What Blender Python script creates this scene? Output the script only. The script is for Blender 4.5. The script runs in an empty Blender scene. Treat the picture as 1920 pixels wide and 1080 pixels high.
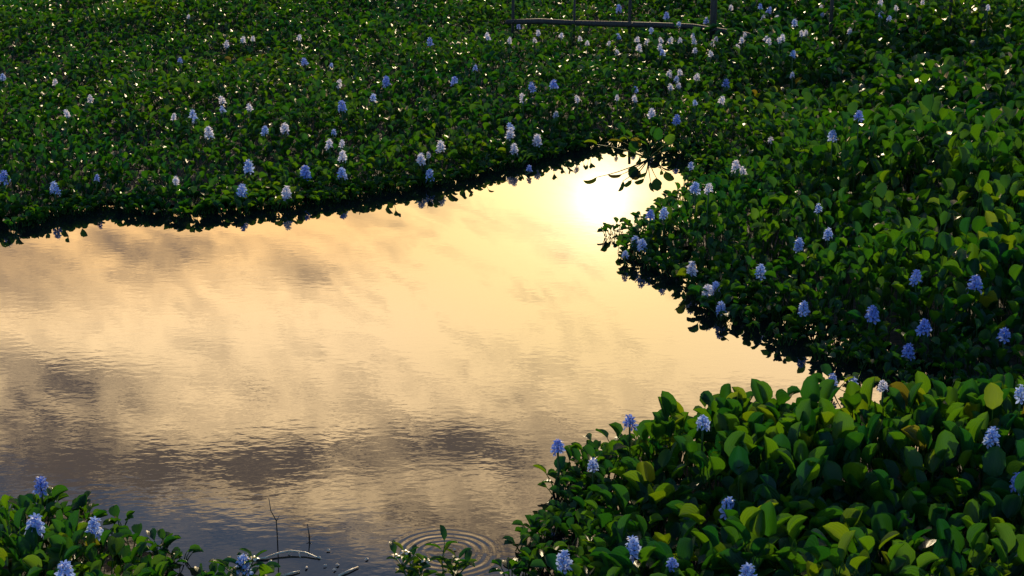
import bpy, math, random
import numpy as np
from mathutils import Vector, Matrix, Euler

random.seed(11)
rng = np.random.default_rng(11)
S = bpy.context.scene
COL = S.collection
R = math.radians

# ------------------------------------------------------------------ camera
F = 3600.0                      # focal length in pixels of a 1920 wide frame
CAM_H = 3.26
PITCH = math.atan(1140.0 / F)   # the horizon lies above the frame
cam_d = bpy.data.cameras.new('camera')
cam_d.sensor_width = 36.0
cam_d.lens = F / 1920.0 * 36.0
cam_d.clip_start = 0.1
cam_d.clip_end = 2000.0
cam = bpy.data.objects.new('camera', cam_d)
COL.objects.link(cam)
cam.location = (0, 0, CAM_H)
cam.rotation_euler = (math.pi / 2 - PITCH, 0, 0)
S.camera = cam

CP, SP = math.cos(PITCH), math.sin(PITCH)
def ray(px, py):
    u = (px - 960.0) / F
    v = (540.0 - py) / F
    return Vector((u, CP + v * SP, -SP + v * CP)).normalized()
def at(px, py, z=0.0):
    d = ray(px, py)
    t = (z - CAM_H) / d.z
    return Vector((d.x * t, d.y * t, z))
def project(x, y, z):
    """numpy: world -> pixel of the 1920 frame, and distance along the axis"""
    dz = z - CAM_H
    dep = y * CP - dz * SP
    up = y * SP + dz * CP
    return 960 + F * x / dep, 540 - F * up / dep, dep

# ------------------------------------------------------------------ sky, sun, exposure
sr = ray(1128, 374)
SUN = Vector((sr.x, sr.y, -sr.z))
SUN_EL = math.asin(SUN.z)
SUN_AZ = math.atan2(SUN.x, SUN.y)           # clockwise from +y

world = bpy.data.worlds.new('World')
S.world = world
world.use_nodes = True
wt = world.node_tree
wt.nodes.clear()
def WN(t, **kw):
    n = wt.nodes.new(t)
    for k, v in kw.items():
        setattr(n, k, v)
    return n
def wlink(a, b):
    wt.links.new(a, b)
def wm(op, a, b=None, c=None, clamp=False):
    n = WN('ShaderNodeMath', operation=op)
    n.use_clamp = clamp
    for i, v in enumerate((a, b, c)):
        if v is None:
            continue
        if isinstance(v, (int, float)):
            n.inputs[i].default_value = v
        else:
            wlink(v, n.inputs[i])
    return n.outputs[0]
def wmix(f, a, b):
    n = WN('ShaderNodeMix', data_type='RGBA')
    for s, v in ((n.inputs[0], f), (n.inputs[6], a), (n.inputs[7], b)):
        if isinstance(v, tuple):
            s.default_value = v
        elif isinstance(v, (int, float)):
            s.default_value = v
        else:
            wlink(v, s)
    return n.outputs[2]

SKY_STRENGTH = 0.15
sky = WN('ShaderNodeTexSky', sky_type='NISHITA')
sky.sun_disc = False
sky.sun_elevation = SUN_EL
sky.sun_rotation = SUN_AZ
sky.altitude = 0
sky.air_density = 1.0
sky.dust_density = 0.1
sky.ozone_density = 4.0
skyc = WN('ShaderNodeVectorMath', operation='SCALE')
wlink(sky.outputs[0], skyc.inputs[0])
skyc.inputs[3].default_value = SKY_STRENGTH

tc = WN('ShaderNodeTexCoord')
sep = WN('ShaderNodeSeparateXYZ')
wlink(tc.outputs['Generated'], sep.inputs[0])
DEG = 180 / math.pi
az = wm('MULTIPLY', wm('ARCTAN2', sep.outputs[0], sep.outputs[1]), DEG)
el = wm('MULTIPLY', wm('ARCSINE', sep.outputs[2]), DEG)
comb = WN('ShaderNodeCombineXYZ')
wlink(az, comb.inputs[0]); wlink(el, comb.inputs[1])
def wnoise(scale, detail, rough, sx=1.0, sy=1.0, off=0.0):
    m = WN('ShaderNodeMapping')
    m.inputs['Scale'].default_value = (sx, sy, 1)
    m.inputs['Location'].default_value = (off, off * 0.7, off * 0.3)
    wlink(comb.outputs[0], m.inputs[0])
    n = WN('ShaderNodeTexNoise')
    n.inputs['Scale'].default_value = scale
    n.inputs['Detail'].default_value = detail
    n.inputs['Roughness'].default_value = rough
    wlink(m.outputs[0], n.inputs[0])
    return n
comb2 = WN('ShaderNodeCombineXYZ')
wlink(az, comb2.inputs[0]); wlink(wm('SUBTRACT', el, wm('MULTIPLY', az, 0.34)), comb2.inputs[1])
def slanted(n):
    wlink(comb2.outputs[0], n.inputs[0].links[0].from_node.inputs[0])
    return n
warp = wnoise(0.55, 6, 0.62, 0.8, 1.4, 3.1)
ws = WN('ShaderNodeSeparateColor')
wlink(warp.outputs['Color'], ws.inputs[0])
azw = wm('ADD', az, wm('MULTIPLY', wm('SUBTRACT', ws.outputs[0], 0.5), 4.2))
elw = wm('ADD', el, wm('MULTIPLY', wm('SUBTRACT', ws.outputs[1], 0.5), 3.0))
def px_dir(px, py):
    d = ray(px, py)
    return math.degrees(math.atan2(d.x, d.y)), math.degrees(math.asin(-d.z))
def bank_of_cloud(px, py, rx, ry, w):
    a, e = px_dir(px, py)
    k = 180 / math.pi / F
    da = wm('DIVIDE', wm('SUBTRACT', azw, a), rx * k)
    de = wm('DIVIDE', wm('SUBTRACT', elw, e), ry * k)
    q = wm('ADD', wm('MULTIPLY', da, da), wm('MULTIPLY', de, de))
    return wm('MULTIPLY', wm('EXPONENT', wm('MULTIPLY', q, -1.0)), w)
# angle from the sun
dot = WN('ShaderNodeVectorMath', operation='DOT_PRODUCT')
nrm = WN('ShaderNodeVectorMath', operation='NORMALIZE')
wlink(tc.outputs['Generated'], nrm.inputs[0])
wlink(nrm.outputs[0], dot.inputs[0])
dot.inputs[1].default_value = SUN
ang = wm('MULTIPLY', wm('ARCCOSINE', wm('MINIMUM', dot.outputs['Value'], 0.9999999)), DEG)

# brightness of the cloud sheet: sunlit gold low down round the sun, grey overhead and away from it
def smooth(v, lo, hi):
    n = WN('ShaderNodeMapRange', interpolation_type='SMOOTHSTEP')
    wlink(v, n.inputs[0])
    n.inputs[1].default_value = lo; n.inputs[2].default_value = hi
    return n.outputs[0]
e0 = px_dir(960, 690)[1]; e1 = px_dir(960, 960)[1]
lit = wm('SUBTRACT', 0.93, wm('MULTIPLY', smooth(elw, e0, e1), 0.60))
lit = wm('MULTIPLY', lit, wm('EXPONENT', wm('MULTIPLY', wm('POWER', wm('DIVIDE', ang, 33.0), 2.0), -1.0)))
streak = slanted(wnoise(0.50, 7, 0.60, 0.45, 1.5, 8.7))
lit = wm('ADD', lit, wm('MULTIPLY', wm('SUBTRACT', streak.outputs[0], 0.5), 0.95))
for b in ((545, 500, 55, 48, -.46), (290, 462, 190, 24, -.55), (30, 530, 130, 70, -.36), (110, 740, 150, 62, -.50),
          (870, 832, 230, 46, -.52), (590, 835, 80, 36, -.42), (340, 885, 260, 46, -.44), (40, 870, 170, 60, -.40),
          (690, 925, 260, 36, .34), (290, 620, 190, 64, .26), (1000, 600, 400, 90, .16), (1350, 660, 260, 70, .16), (420, 790, 200, 26, .16)):
    lit = wm('ADD', lit, bank_of_cloud(*b))
wisp = slanted(wnoise(1.0, 6, 0.60, 0.5, 1.5, 15.3))
wisp.inputs['Distortion'].default_value = 1.3
wisp2 = slanted(wnoise(0.55, 5, 0.55, 0.5, 1.4, 5.9))
lit = wm('ADD', lit, wm('MULTIPLY', wm('SUBTRACT', wisp.outputs[0], 0.5), wm('MULTIPLY', wm('ADD', smooth(elw, 13.0, 21.5), 0.75), 1.05)))
lit = wm('ADD', lit, wm('MULTIPLY', wm('SUBTRACT', wisp2.outputs[0], 0.5), 0.95))
lit = wm('MAXIMUM', wm('MINIMUM', lit, 1.18), 0.0)
gold = wmix(smooth(el, 15.0, 19.2), (4.8, 2.8, 1.08, 1), (5.9, 4.1, 2.15, 1))     # orange lower down, cream above
gold = wmix(smooth(ang, 1.0, 9.0), (5.6, 3.95, 1.7, 1), gold)
grey = wmix(smooth(ang, 16.0, 75.0), (0.66, 0.49, 0.39, 1), (0.25, 0.36, 0.60, 1))
cloud_col = wmix(lit, grey, gold)
# cover: solid sheet low round the sun, opening to blue above a ragged edge; scattered cloud elsewhere
ea = px_dir(560, 968)[1]; eb = px_dir(560, 1040)[1]
edge = wm('SUBTRACT', elw, wm('MULTIPLY', wm('SUBTRACT', azw, px_dir(560, 955)[0]), 0.21))
low = wm('SUBTRACT', 1.0, smooth(edge, ea - 0.5, eb))
patch = wnoise(0.09, 6, 0.55, 0.7, 1.6, 21.0)
scatter = wm('MULTIPLY', smooth(patch.outputs[0], 0.54, 0.70), 0.55)
front = wm('EXPONENT', wm('MULTIPLY', wm('POWER', wm('DIVIDE', ang, 40.0), 4.0), -1.0))
cover = wm('MAXIMUM', wm('MULTIPLY', low, front), wm('MULTIPLY', scatter, wm('SUBTRACT', 1.0, wm('MULTIPLY', front, 0.75))))
cover = wm('MAXIMUM', cover, wm('MULTIPLY', front, 0.17))      # thin grey veil over the blue
col = wmix(cover, skyc.outputs[0], cloud_col)
# bright haze round the sun seen through thin cloud
def aureole(amp, width, c):
    g = wm('MULTIPLY', wm('EXPONENT', wm('MULTIPLY', wm('DIVIDE', ang, width), -1.0)), amp)
    v = WN('ShaderNodeVectorMath', operation='SCALE')
    v.inputs[0].default_value = c
    wlink(g, v.inputs[3])
    return v.outputs[0]
def wadd(a, b):
    v = WN('ShaderNodeVectorMath', operation='ADD')
    wlink(a, v.inputs[0]); wlink(b, v.inputs[1])
    return v.outputs[0]
col = wadd(col, aureole(9.0, 0.54, (1, 0.95, 0.85)))
col = wadd(col, aureole(0.95, 2.6, (1.0, 0.86, 0.50)))
bg = WN('ShaderNodeBackground')
bg.inputs[1].default_value = 1.0
wlink(col, bg.inputs[0])
wo = WN('ShaderNodeOutputWorld')
wlink(bg.outputs[0], wo.inputs[0])

sun_d = bpy.data.lights.new('sun', 'SUN')
sun_d.energy = 3.6
sun_d.angle = R(0.53)
sun_d.color = (1.0, 0.80, 0.50)
sun = bpy.data.objects.new('sun', sun_d)
COL.objects.link(sun)
sun.location = SUN * 60
sun.rotation_euler = SUN.to_track_quat('Z', 'Y').to_euler()

S.view_settings.view_transform = 'Standard'
S.view_settings.look = 'None'
S.view_settings.exposure = 0.22
S.view_settings.gamma = 1.0
S.view_settings.use_curve_mapping = False
S.cycles.use_denoising = True
S.cycles.max_bounces = 8
S.cycles.sample_clamp_indirect = 6.0

# ------------------------------------------------------------------ helpers
def tag(o, label=None, cat=None, group=None, kind=None):
    for k, v in (('label', label), ('category', cat), ('group', group), ('kind', kind)):
        if v:
            o[k] = v
    return o
def link(o, parent=None):
    COL.objects.link(o)
    if parent is not None:
        o.parent = parent
    return o
def empty(name, loc, rz=0.0):
    o = bpy.data.objects.new(name, None)
    o.empty_display_size = 0.05
    o.location = loc
    o.rotation_euler = (0, 0, rz)
    return link(o)
def mesh_np(name, verts, faces4, mats, uv=None, tint=None, smooth_on=True, mat_idx=None, faces3=None):
    """verts (n,3), faces4 (m,4) numpy -> mesh, optional point attributes"""
    me = bpy.data.meshes.new(name)
    nv, n4 = len(verts), len(faces4)
    n3 = 0 if faces3 is None else len(faces3)
    me.vertices.add(nv)
    me.vertices.foreach_set('co', np.ascontiguousarray(verts, dtype=np.float32).ravel())
    me.loops.add(n4 * 4 + n3 * 3)
    me.polygons.add(n4 + n3)
    lo = np.asarray(faces4, dtype=np.int32).ravel()
    if n3:
        lo = np.concatenate([lo, np.asarray(faces3, dtype=np.int32).ravel()])
    me.loops.foreach_set('vertex_index', lo)
    st = np.concatenate([np.arange(n4) * 4, n4 * 4 + np.arange(n3) * 3]).astype(np.int32)
    me.polygons.foreach_set('loop_start', st)
    if mat_idx is not None:
        me.polygons.foreach_set('material_index', np.asarray(mat_idx, dtype=np.int32))
    me.polygons.foreach_set('use_smooth', np.full(n4 + n3, smooth_on, dtype=bool))
    for m in mats:
        me.materials.append(m)
    me.update(calc_edges=True)
    if uv is not None:
        a = me.attributes.new('leaf_uv', 'FLOAT2', 'POINT')
        a.data.foreach_set('vector', np.ascontiguousarray(uv, dtype=np.float32).ravel())
    if tint is not None:
        a = me.attributes.new('tint', 'FLOAT', 'POINT')
        a.data.foreach_set('value', np.ascontiguousarray(tint, dtype=np.float32))
    me.validate()
    return me
def tube(name, pts, radii, mats, sides=7, parent=None, wob=0.0):
    pts = [Vector(p) for p in pts]
    n = len(pts)
    vs, fs = [], []
    for i, p in enumerate(pts):
        d = (pts[min(i + 1, n - 1)] - pts[max(i - 1, 0)]).normalized()
        a = d.orthogonal().normalized() if i == 0 else (a - d * a.dot(d)).normalized()
        b = d.cross(a)
        r = radii[i] if isinstance(radii, (list, tuple)) else radii
        for k in range(sides):
            t = 2 * math.pi * k / sides
            rr = r * (1 + wob * random.uniform(-1, 1))
            vs.append(p + a * math.cos(t) * rr + b * math.sin(t) * rr)
    for i in range(n - 1):
        for k in range(sides):
            k2 = (k + 1) % sides
            fs.append((i * sides + k, i * sides + k2, (i + 1) * sides + k2, (i + 1) * sides + k))
    fs.append(tuple(reversed(range(sides))))
    fs.append(tuple((n - 1) * sides + k for k in range(sides)))
    me = bpy.data.meshes.new(name)
    me.from_pydata([tuple(v) for v in vs], [], fs)
    me.polygons.foreach_set('use_smooth', [len(p.vertices) == 4 for p in me.polygons])
    for m in mats:
        me.materials.append(m)
    o = bpy.data.objects.new(name, me)
    return link(o, parent)

# ------------------------------------------------------------------ materials
def new_mat(name):
    m = bpy.data.materials.new(name)
    m.use_nodes = True
    m.node_tree.nodes.clear()
    return m, m.node_tree
def ramp(nt, fac, stops):
    n = nt.nodes.new('ShaderNodeValToRGB')
    e = n.color_ramp.elements
    while len(e) < len(stops):
        e.new(0.5)
    for i, (p, c) in enumerate(stops):
        e[i].position = p
        e[i].color = (*c, 1)
    nt.links.new(fac, n.inputs[0])
    return n.outputs[0]
def nmath(nt, op, a, b=None, clamp=False):
    n = nt.nodes.new('ShaderNodeMath')
    n.operation = op
    n.use_clamp = clamp
    for i, v in enumerate((a, b)):
        if v is None:
            continue
        if isinstance(v, (int, float)):
            n.inputs[i].default_value = v
        else:
            nt.links.new(v, n.inputs[i])
    return n.outputs[0]
def nmixc(nt, f, a, b, mode='MIX'):
    n = nt.nodes.new('ShaderNodeMix')
    n.data_type = 'RGBA'
    n.blend_type = mode
    for s, v in ((n.inputs[0], f), (n.inputs[6], a), (n.inputs[7], b)):
        if isinstance(v, (tuple, int, float)):
            s.default_value = v
        else:
            nt.links.new(v, s)
    return n.outputs[2]

def leaf_material(name, per_object):
    m, nt = new_mat(name)
    N, L = nt.nodes.new, nt.links.new
    if per_object:
        t = N('ShaderNodeObjectInfo').outputs['Random']
    else:
        a = N('ShaderNodeAttribute'); a.attribute_name = 'tint'
        t = a.outputs['Fac']
    uv = N('ShaderNodeAttribute'); uv.attribute_name = 'leaf_uv'
    sp = N('ShaderNodeSeparateXYZ'); L(uv.outputs['Vector'], sp.inputs[0])
    u, v = sp.outputs[0], sp.outputs[1]
    base = ramp(nt, t, ((0.0, (.003, .048, .027)), (0.35, (.005, .064, .017)), (0.75, (.012, .076, .008)),
                        (0.96, (.026, .088, .007)), (0.993, (.045, .080, .010)), (1.0, (.070, .050, .015))))
    trans = ramp(nt, t, ((0.0, (.008, .090, .004)), (0.45, (.036, .150, .003)), (0.85, (.098, .245, .004)),
                         (0.985, (.200, .300, .004)), (1.0, (.19, .16, .01))))
    # the petiole and the midrib are paler than the blade; fine veins run along it
    pet = nmath(nt, 'LESS_THAN', v, -0.001)
    rib = nmath(nt, 'SUBTRACT', 1.0, nmath(nt, 'MULTIPLY', nmath(nt, 'ABSOLUTE', u), 14.0), clamp=True)
    pale = nmath(nt, 'MAXIMUM', pet, nmath(nt, 'MULTIPLY', rib, 0.45))
    vein = nmath(nt, 'SINE', nmath(nt, 'MULTIPLY', u, 44.0))
    tcn = N('ShaderNodeTexCoord')
    nz = N('ShaderNodeTexNoise'); nz.inputs['Scale'].default_value = 42.0; nz.inputs['Detail'].default_value = 4
    L(tcn.outputs['Object'], nz.inputs[0])
    base = nmixc(nt, nmath(nt, 'MULTIPLY', pale, 0.7), base, (.045, .13, .015, 1))
    mott = nmath(nt, 'ADD', 0.72, nmath(nt, 'MULTIPLY', nz.outputs[0], 0.56))
    base = nmixc(nt, 1.0, base, mott, 'MULTIPLY')
    trans = nmixc(nt, 1.0, trans, nmath(nt, 'ADD', 0.91, nmath(nt, 'MULTIPLY', vein, 0.08)), 'MULTIPLY')
    # scorched specks on some blades
    sk = N('ShaderNodeTexNoise'); sk.inputs['Scale'].default_value = 95.0; sk.inputs['Detail'].default_value = 2
    L(tcn.outputs['Object'], sk.inputs[0])
    spk = nmath(nt, 'MULTIPLY', nmath(nt, 'GREATER_THAN', sk.outputs[0], 0.70), nmath(nt, 'GREATER_THAN', t, 0.55))
    base = nmixc(nt, spk, base, (.09, .055, .02, 1))
    bump = N('ShaderNodeBump'); bump.inputs['Strength'].default_value = 0.28; bump.inputs['Distance'].default_value = 0.002
    L(nmath(nt, 'ADD', vein, nmath(nt, 'MULTIPLY', nz.outputs[0], 2.0)), bump.inputs['Height'])
    p = N('ShaderNodeBsdfPrincipled')
    L(base, p.inputs['Base Color'])
    L(nmath(nt, 'ADD', 0.27, nmath(nt, 'MULTIPLY', nz.outputs[0], 0.24)), p.inputs['Roughness'])
    p.inputs['IOR'].default_value = 1.5
    p.inputs['Specular IOR Level'].default_value = 0.42
    L(bump.outputs[0], p.inputs['Normal'])
    tr = N('ShaderNodeBsdfTranslucent')
    L(trans, tr.inputs[0])
    mx = N('ShaderNodeMixShader'); mx.inputs[0].default_value = 0.46
    L(p.outputs[0], mx.inputs[1]); L(tr.outputs[0], mx.inputs[2])
    o = N('ShaderNodeOutputMaterial'); L(mx.outputs[0], o.inputs[0])
    return m
M_LEAF = leaf_material('leaf', True)
M_MASS = leaf_material('leaf_mass', False)

def simple(name, c0, c1, scale=30.0, rough=0.6, bump=0.3, stretch=(1, 1, 1), bd=0.004):
    m, nt = new_mat(name)
    N, L = nt.nodes.new, nt.links.new
    tcn = N('ShaderNodeTexCoord')
    mp = N('ShaderNodeMapping'); mp.inputs['Scale'].default_value = stretch
    L(tcn.outputs['Object'], mp.inputs[0])
    nz = N('ShaderNodeTexNoise'); nz.inputs['Scale'].default_value = scale; nz.inputs['Detail'].default_value = 6
    L(mp.outputs[0], nz.inputs[0])
    p = N('ShaderNodeBsdfPrincipled')
    L(ramp(nt, nz.outputs[0], ((0.3, c0), (0.7, c1))), p.inputs['Base Color'])
    p.inputs['Roughness'].default_value = rough
    b = N('ShaderNodeBump'); b.inputs['Strength'].default_value = bump; b.inputs['Distance'].default_value = bd
    L(nz.outputs[0], b.inputs['Height']); L(b.outputs[0], p.inputs['Normal'])
    o = N('ShaderNodeOutputMaterial'); L(p.outputs[0], o.inputs[0])
    return m
M_WOOD = simple('weathered_wood', (.014, .012, .011), (.050, .044, .040), 26, 0.75, 0.6, (3, 3, .4))
M_STEM = simple('green_stem', (.03, .075, .02), (.06, .12, .03), 60, 0.45, 0.1)
M_TWIG = simple('wet_twig', (.02, .015, .012), (.06, .05, .04), 80, 0.22, 0.4)
M_PALE = simple('pale_scrap', (.35, .32, .24), (.6, .56, .44), 60, 0.35, 0.2)  # pale scraps and petals; on the twigs the glint is put into this colour
M_SHADE_SHEET = simple('shade_sheet', (.008, .009, .005), (.028, .026, .014), 18, 0.85, 0.8, bd=0.02)  # near-black tone that paints the shade between the plants
M_MARSH = simple('marsh', (.012, .030, .008), (.045, .085, .016), 9, 0.6, 1.0, bd=0.08)
M_YEL = simple('yellow_disc', (.45, .28, .03), (.6, .42, .05), 120, 0.6, 0.3)

def petal_material(name, c, tr_c, tmix):
    m, nt = new_mat(name)
    N, L = nt.nodes.new, nt.links.new
    uv = N('ShaderNodeAttribute'); uv.attribute_name = 'leaf_uv'
    sp = N('ShaderNodeSeparateXYZ'); L(uv.outputs['Vector'], sp.inputs[0])
    rnd = N('ShaderNodeObjectInfo').outputs['Random']
    throat = nmath(nt, 'SUBTRACT', 1.0, nmath(nt, 'MULTIPLY', sp.outputs[1], 2.1), clamp=True)
    base = nmixc(nt, throat, c, (.09, .12, .62, 1))
    base = nmixc(nt, 1.0, base, nmath(nt, 'ADD', 0.8, nmath(nt, 'MULTIPLY', rnd, 0.25)), 'MULTIPLY')
    p = N('ShaderNodeBsdfPrincipled'); L(base, p.inputs['Base Color'])
    p.inputs['Roughness'].default_value = 0.55
    t = N('ShaderNodeBsdfTranslucent'); t.inputs[0].default_value = tr_c
    mx = N('ShaderNodeMixShader'); mx.inputs[0].default_value = tmix
    L(p.outputs[0], mx.inputs[1]); L(t.outputs[0], mx.inputs[2])
    o = N('ShaderNodeOutputMaterial'); L(mx.outputs[0], o.inputs[0])
    return m
M_PETAL = petal_material('lilac_petal', (.40, .58, .98, 1), (.44, .58, .95, 1), 0.42)
M_PETAL_B = petal_material('shaded_petal', (.28, .42, .93, 1), (.26, .38, .84, 1), 0.36)  # the lilac petal in shade: the blue of the shade is painted in
M_PETAL_W = petal_material('sunlit_faded_petal', (.80, .84, .98, 1), (.84, .84, .94, 1), 0.48)  # the lilac petal in sun: sunlight painted in; also on faded spikes
M_EYE = simple('petal_eye', (.30, .25, .12), (.16, .12, .42), 200, 0.5, 0.1)

# ------------------------------------------------------------------ water
RING = at(836, 1036)
def water_material():
    m, nt = new_mat('pond_water')
    N, L = nt.nodes.new, nt.links.new
    tcn = N('ShaderNodeTexCoord')
    def noise(sx, sy, rot, detail, rough, off=0.0):
        mp = N('ShaderNodeMapping')
        mp.inputs['Scale'].default_value = (sx, sy, 1)
        mp.inputs['Rotation'].default_value = (0, 0, rot)
        mp.inputs['Location'].default_value = (off, off, 0)
        L(tcn.outputs['Object'], mp.inputs[0])
        n = N('ShaderNodeTexNoise'); n.inputs['Scale'].default_value = 1.0
        n.inputs['Detail'].default_value = detail; n.inputs['Roughness'].default_value = rough
        L(mp.outputs[0], n.inputs[0])
        return n.outputs[0]
    fine = noise(12.0, 21.0, R(-28), 2.5, 0.5)
    fine2 = noise(10.0, 18.0, R(14), 2.0, 0.5, 7.0)
    long_ = noise(1.2, 3.4, R(-5), 1.0, 0.4, 3.0)
    gust = noise(0.45, 0.75, R(10), 2.0, 0.5, 11.0)
    sp = N('ShaderNodeSeparateXYZ'); L(tcn.outputs['Object'], sp.inputs[0])
    near = N('ShaderNodeMapRange'); L(sp.outputs[1], near.inputs[0])   # breeze reaches the near half of the pond
    near.inputs[1].default_value = 12.5; near.inputs[2].default_value = 7.5
    near.inputs[3].default_value = 0.06; near.inputs[4].default_value = 1.0
    gm = N('ShaderNodeMapRange'); L(gust, gm.inputs[0])
    gm.inputs[1].default_value = 0.35; gm.inputs[2].default_value = 0.65
    gm.inputs[3].default_value = 0.35; gm.inputs[4].default_value = 1.0
    amp = nmath(nt, 'MULTIPLY', near.outputs[0], gm.outputs[0])
    h = nmath(nt, 'MULTIPLY', nmath(nt, 'ADD', fine, nmath(nt, 'MULTIPLY', fine2, 0.9)), amp)
    h = nmath(nt, 'MULTIPLY', h, 0.00030)
    h = nmath(nt, 'ADD', h, nmath(nt, 'MULTIPLY', long_, 0.00012))
    # rings where something has touched the surface
    d = N('ShaderNodeVectorMath'); d.operation = 'DISTANCE'
    L(tcn.outputs['Object'], d.inputs[0]); d.inputs[1].default_value = RING
    r = nmath(nt, 'ADD', d.outputs['Value'], nmath(nt, 'MULTIPLY', noise(7.0, 7.0, 0.3, 1.0, 0.5, 4.0), 0.022))
    wav = nmath(nt, 'SINE', nmath(nt, 'MULTIPLY', nmath(nt, 'POWER', r, 0.85), 2 * math.pi / 0.040))
    q = nmath(nt, 'DIVIDE', nmath(nt, 'SUBTRACT', r, 0.165), 0.062)
    env = nmath(nt, 'EXPONENT', nmath(nt, 'MULTIPLY', nmath(nt, 'MULTIPLY', q, q), -1.0))
    part = nmath(nt, 'POWER', nmath(nt, 'MULTIPLY', noise(3.2, 4.2, 0.6, 1.0, 0.5, 1.7), 1.7), 2.0)
    h = nmath(nt, 'ADD', h, nmath(nt, 'MULTIPLY', nmath(nt, 'MULTIPLY', nmath(nt, 'MULTIPLY', wav, env), part), 0.00022))
    b = N('ShaderNodeBump'); b.inputs['Strength'].default_value = 1.0; b.inputs['Distance'].default_value = 1.0
    L(h, b.inputs['Height'])
    p = N('ShaderNodeBsdfPrincipled')
    p.inputs['Base Color'].default_value = (.006, .009, .010, 1)
    p.inputs['Roughness'].default_value = 0.004
    p.inputs['IOR'].default_value = 1.333
    L(b.outputs[0], p.inputs['Normal'])
    o = N('ShaderNodeOutputMaterial'); L(p.outputs[0], o.inputs[0])
    return m
M_WATER = water_material()
me = mesh_np('water', np.array([(-500, -300, 0), (500, -300, 0), (500, 900, 0), (-500, 900, 0)]), np.array([(0, 1, 2, 3)]), [M_WATER])
tag(link(bpy.data.objects.new('water', me)), kind='structure')

# ------------------------------------------------------------------ the shores of the pond
def poly_px(pts):
    return [at(*p)[:2] for p in pts]
FAR_BANK = poly_px([(-500, 462), (-60, 446), (0, 440), (60, 428), (120, 412), (200, 397), (260, 404), (330, 410), (450, 404), (520, 394), (600, 386), (720, 370),
                    (830, 348), (900, 333), (1000, 310), (1060, 292), (1110, 279), (1180, 273), (1222, 282), (1262, 300), (1294, 322), (1286, 346), (1256, 370),
                    (1232, 396), (1190, 420), (1118, 442), (1134, 452), (1150, 470), (1186, 498), (1256, 524), (1306, 562), (1356, 604),
                    (1410, 630), (1480, 652), (1600, 704), (1750, 764), (1950, 784), (2400, 800)]) + [(16, 11), (16, 30), (-16, 30), (-16, 13.0)]
NEAR_RIGHT = poly_px([(1270, 812), (1400, 806), (1480, 812), (1600, 806), (1920, 796), (2300, 786), (2300, 1400), (975, 1400), (950, 1120), (938, 1060),
                      (950, 1016), (1030, 976), (1036, 940), (1022, 908), (1040, 884), (1100, 862), (1170, 842), (1220, 826)])
NEAR_LEFT = poly_px([(-300, 962), (0, 958), (60, 950), (130, 946), (200, 954), (216, 984), (250, 1006), (325, 1012), (368, 1036), (392, 1068), (470, 1092),
                     (520, 1120), (540, 1400), (-300, 1400)])
def inside(poly, x, y):
    r = np.zeros(len(x), bool)
    n = len(poly)
    for i in range(n):
        x0, y0 = poly[i]; x1, y1 = poly[(i + 1) % n]
        if y0 == y1:
            continue
        c = ((y0 > y) != (y1 > y)) & (x < (x1 - x0) * (y - y0) / (y1 - y0) + x0)
        r ^= c
    return r
def edge_dist(poly, x, y):
    d = np.full(len(x), 1e9)
    n = len(poly)
    for i in range(n):
        x0, y0 = poly[i]; x1, y1 = poly[(i + 1) % n]
        dx, dy = x1 - x0, y1 - y0
        t = np.clip(((x - x0) * dx + (y - y0) * dy) / (dx * dx + dy * dy + 1e-12), 0, 1)
        d = np.minimum(d, np.hypot(x - x0 - t * dx, y - y0 - t * dy))
    return d
_ph = rng.uniform(0, 6.28, 12)
def lump(x, y):
    """slow swell of the canopy, about -1 .. 1"""
    return (np.sin(1.1 * x + 0.5 * y + _ph[0]) + np.sin(0.7 * x - 1.3 * y + _ph[1]) + 0.8 * np.sin(2.3 * x + 1.9 * y + _ph[2])
            + 0.7 * np.sin(-2.0 * x + 3.1 * y + _ph[3]) + 0.5 * np.sin(4.1 * x - 2.2 * y + _ph[4])) / 3.0
def sst(v, a, b):
    t = np.clip((v - a) / (b - a), 0, 1)
    return t * t * (3 - 2 * t)
def canopy(bank, x, y, d):
    """height of the leaves above the water and length of a blade"""
    if bank == 'near_right':
        px, py, _ = project(x, y, np.zeros_like(x))
        right = sst(px, 1000, 1400)
        h = 0.075 + (0.11 + 0.235 * right) * sst(d, 0.0, 0.50) + 0.025 * lump(x * 2, y * 2)
        h = h - 0.17 * right * sst(py, 900, 1090)          # the stand is tallest along its middle
        b = 0.052 + 0.053 * sst(d, 0.0, 0.5) * (0.35 + 0.65 * right)
    elif bank == 'near_left':
        h = 0.06 + 0.15 * sst(d, 0.0, 0.6) + 0.03 * lump(x * 2, y * 2)
        b = 0.052 + 0.022 * sst(d, 0.0, 0.4)
    else:
        right = sst(x, 1.0, 3.0)           # taller growth on the right
        ramp_w = 0.5 + 0.9 * right
        h = 0.062 + (0.16 + 0.18 * right) * sst(d, 0.0, ramp_w) * (1 + 0.62 * lump(x, y))
        b = 0.052 + 0.052 * right * sst(d, 0.1, 1.1) * (1 - 0.35 * sst(y, 12, 18)) + 0.010 * sst(d, 0.0, 0.6) + 0.008 * lump(y * 1.7, x * 1.4)
    h = h * (1 + 0.22 * np.sin(3.3 * x + 2.6 * y + 1.0) * np.sin(2.9 * y - 3.9 * x) * sst(d, 0.1, 0.6))
    return np.maximum(h, 0.05), b

BANKS = {'near_right': NEAR_RIGHT, 'near_left': NEAR_LEFT, 'far_bank': FAR_BANK}
def height_at(x, y):
    xa, ya = np.array([x]), np.array([y])
    for k, poly in BANKS.items():
        if inside(poly, xa, ya)[0]:
            return float(canopy(k, xa, ya, edge_dist(poly, xa, ya))[0][0])
    return 0.03

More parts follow.
